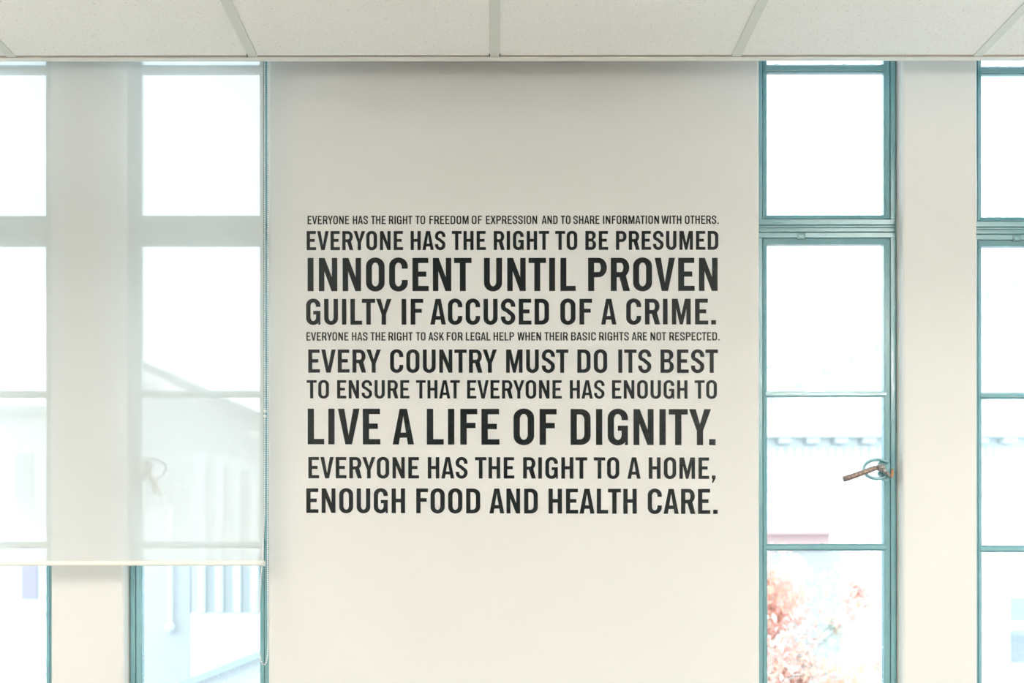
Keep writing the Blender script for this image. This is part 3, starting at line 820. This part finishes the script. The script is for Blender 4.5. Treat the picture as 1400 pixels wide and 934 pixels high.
for r_ in range(3):
    for k in range(11):
        px_ = 960 + k * 90
        y0_, y1_ = [(652, 682), (818, 848), (862, 906)][r_]
        if r_ == 0: a_, b_ = px_ + 8, px_ + 30
        else: a_, b_ = px_ + 62, px_ + 92
        if r_ and k < 4 and k > 0 and False: continue
        if r_ and 990 < px_ < 1250: continue
        if r_ == 0 and k in (2,): continue
        bm = bmesh.new(); box(bm, bx_(a_), bx_(b_), YR - .05, YR + .02, bz_(y1_), bz_(y0_)); wf = rel_to(link('window', bm, M['far_glass'] if r_ else mat('pale_far_glass', (.62, .68, .70), .6)), cb)
bm = bmesh.new(); box(bm, PX(1020, 22), PX(1134, 22), 22, 25, PZ(752, 22), PZ(729, 22)); box(bm, PX(1016, 22), PX(1137, 22), 21.8, 25.2, PZ(731, 22), PZ(726, 22))
gb = tag(empty('garden_building', (PX(1080, 22), 22, GZ)), 'low pale outbuilding with pinkish flat roof just above the red tree', 'building')
rel_to(link('roof_block', bm, M['brick_pink']), gb)
bm = bmesh.new(); box(bm, PX(1020, 22), PX(1152, 22), 22.1, 24.8, GZ, PZ(752, 22)); rel_to(link('wall', bm, mat('outbuilding_grey', (.50, .49, .49), .9)), gb)

# red-leaved tree close outside the right windows
def tree(px, py, Y, rad, n, label, seed):
    rnd = random.Random(seed)
    cx_, cz = PX(px, Y), PZ(py, Y)
    root = tag(empty('autumn_tree', (cx_, Y, GZ)), label, 'tree')
    bm = bmesh.new()
    tube(bm, [(0, 0, 0), (.05, .03, 1.6), (-.03, 0, 3.0), (0, 0, cz - GZ - rad * .6)], [.17, .13, .10, .06], 10)
    link('trunk', bm, M['bark'], root, smooth=True)
    tips = []
    for k in range(16):
        a_ = rnd.uniform(0, 2 * pi); el = rnd.uniform(-.1, 1.3); L = rad * rnd.uniform(.6, 1.0)
        st = Vector((0, 0, cz - GZ - rad * rnd.uniform(.5, 1.1)))
        en = st + Vector((cos(a_) * cos(el), sin(a_) * cos(el), sin(el))) * L
        mid = (st + en) / 2 + Vector((rnd.uniform(-.08, .08), rnd.uniform(-.08, .08), .06))
        bm = bmesh.new(); tube(bm, [st, mid, en], [.035, .022, .008], 6); link('branch', bm, M['bark'], root, smooth=True)
        tips.append(en)
    lobes = tips + [Vector((rnd.gauss(0, .45), rnd.gauss(0, .45), 0)) * rad + Vector((0, 0, cz - GZ + rnd.uniform(-.8, .6) * rad)) for _ in range(52)]
    V_, F_, Mi = [], [], []
    for lb in lobes:
        tone = rnd.choice([0, 0, 1, 1, 2])
        for _ in range(n):
            d = Vector((rnd.gauss(0, 1), rnd.gauss(0, 1), rnd.gauss(0, 1))).normalized() * rnd.uniform(.02, .30) * rad ** .5
            c = lb + d; sz = rnd.uniform(.022, .042)
            R_ = Matrix.Rotation(rnd.uniform(0, 6.28), 3, 'Z') @ Matrix.Rotation(rnd.uniform(-1.2, 1.2), 3, 'X')
            k0 = len(V_)
            for (u, v_, w_) in ((0, -1, 0), (.55, -.2, .12), (.35, .5, .08), (0, 1.05, -.1), (-.35, .5, .08), (-.55, -.2, .12)):
                V_.append(c + R_ @ Vector((u, v_, w_)) * sz)
            F_ += [(k0, k0 + 1, k0 + 2, k0 + 3), (k0, k0 + 3, k0 + 4, k0 + 5)]
            m_ = tone if rnd.random() < .7 else rnd.choice([0, 1, 2]); Mi += [m_, m_]
    me = bpy.data.meshes.new('foliage'); me.from_pydata(V_, [], F_)
    for k in ('leaf_red', 'leaf_orange', 'leaf_green'): me.materials.append(M[k])
    me.polygons.foreach_set('material_index', Mi)
    o = bpy.data.objects.new('foliage', me); COL.objects.link(o); o.parent = root; o['kind'] = 'stuff'
tree(1035, 905, 7.0, 1.0, 260, 'small tree with pink and orange autumn leaves outside lower right window', 3)

# left: pale blue gabled house, white ribbed annexe, far white block
YL = 20.0
def lx(px, Y=YL): return PX(px, Y)
def lz(py, Y=YL): return PZ(py, Y)
hs = tag(empty('gabled_house', (lx(200), YL, GZ)), 'pale blue-grey gabled house faintly seen through blind of second window', 'building')
bm = bmesh.new(); prism(bm, [(lx(188), GZ), (lx(430), GZ), (lx(430), lz(600)), (lx(188), lz(492))], YL, YL + 8, lambda u, v_, t_: Vector((u, t_, v_)))
rel_to(link('gable_wall', bm, M['render_grey']), hs)
bm = bmesh.new(); prism(bm, [(lx(180), lz(486)), (lx(180), lz(491)), (lx(440), lz(607)), (lx(440), lz(602))], YL - .35, YL + 8.3, lambda u, v_, t_: Vector((u, t_, v_)))
rel_to(link('roof', bm, M['roof']), hs)
bm = bmesh.new(); box(bm, lx(188), lx(262), YL - .10, YL, GZ, lz(700)); rel_to(link('cladding', bm, M['render_blue']), hs)
bm = bmesh.new(); tube(bm, [(lx(238), YL - .22, lz(690)), (lx(238), YL - .22, lz(850))], .05, 8)
bmesh.ops.create_icosphere(bm, subdivisions=2, radius=.11, matrix=Matrix.Translation((lx(238), YL - .25, lz(856))))
rel_to(link('downpipe', bm, M['render_white']), hs)

YA = 16.0
an = tag(empty('ribbed_annexe', (lx(300, YA), YA, GZ)), 'white annexe with vertical ribs and sloping top beside the gabled house', 'building')
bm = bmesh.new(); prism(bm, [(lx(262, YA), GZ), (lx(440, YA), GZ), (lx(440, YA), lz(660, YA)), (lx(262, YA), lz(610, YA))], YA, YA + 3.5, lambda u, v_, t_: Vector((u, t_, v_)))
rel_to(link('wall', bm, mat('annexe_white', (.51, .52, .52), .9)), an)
for k in range(7):
    xk = 272 + k * 24
    bm = bmesh.new(); box(bm, lx(xk, YA), lx(xk + 11, YA), YA - .12, YA, lz(838, YA), lz(624 + (xk - 262) * .28, YA), .02)
    rel_to(link('rib', bm, M['rib']), an)
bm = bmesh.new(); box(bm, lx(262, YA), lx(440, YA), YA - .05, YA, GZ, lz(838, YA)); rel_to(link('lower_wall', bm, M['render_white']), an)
bm = bmesh.new(); prism(bm, [(lx(250, YA), lz(931, YA)), (lx(440, YA), lz(856, YA)), (lx(440, YA), lz(864, YA)), (lx(250, YA), lz(939, YA))], YA - 2.2, YA - .1, lambda u, v_, t_: Vector((u, t_, v_)))
rel_to(link('lean_to_roof', bm, M['roof']), an)
bm = bmesh.new(); prism(bm, [(lx(250, YA), GZ), (lx(440, YA), GZ), (lx(440, YA), lz(864, YA)), (lx(250, YA), lz(939, YA))], YA - 2.0, YA - .2, lambda u, v_, t_: Vector((u, t_, v_)))
rel_to(link('lean_to_wall', bm, M['render_blue']), an)

YW = 24.0
fb = tag(empty('white_block', (lx(20, YW), YW, GZ)), 'white flat-roofed block with a small mauve window behind the far left window', 'building')
bm = bmesh.new(); box(bm, lx(-260, YW), lx(120, YW), YW, YW + 8, GZ, lz(560, YW)); rel_to(link('wall', bm, M['render_white']), fb)
bm = bmesh.new(); box(bm, lx(-265, YW), lx(124, YW), YW - .3, YW, lz(566, YW), lz(556, YW)); rel_to(link('parapet', bm, mat('parapet_pale', (.55, .6, .61), .9)), fb)
for (a_, b_, c_, d_) in ((31, 52, 772, 818), (-60, -20, 772, 818), (-150, -110, 772, 818), (22, 46, 620, 690), (-60, -20, 620, 690), (-150, -110, 620, 690)):
    bm = bmesh.new(); box(bm, lx(a_, YW), lx(b_, YW), YW - .06, YW + .02, lz(d_, YW), lz(c_, YW)); rel_to(link('window', bm, M['mauve'] if c_ > 700 else mat('pale_opening', (.5, .56, .58), .8)), fb)
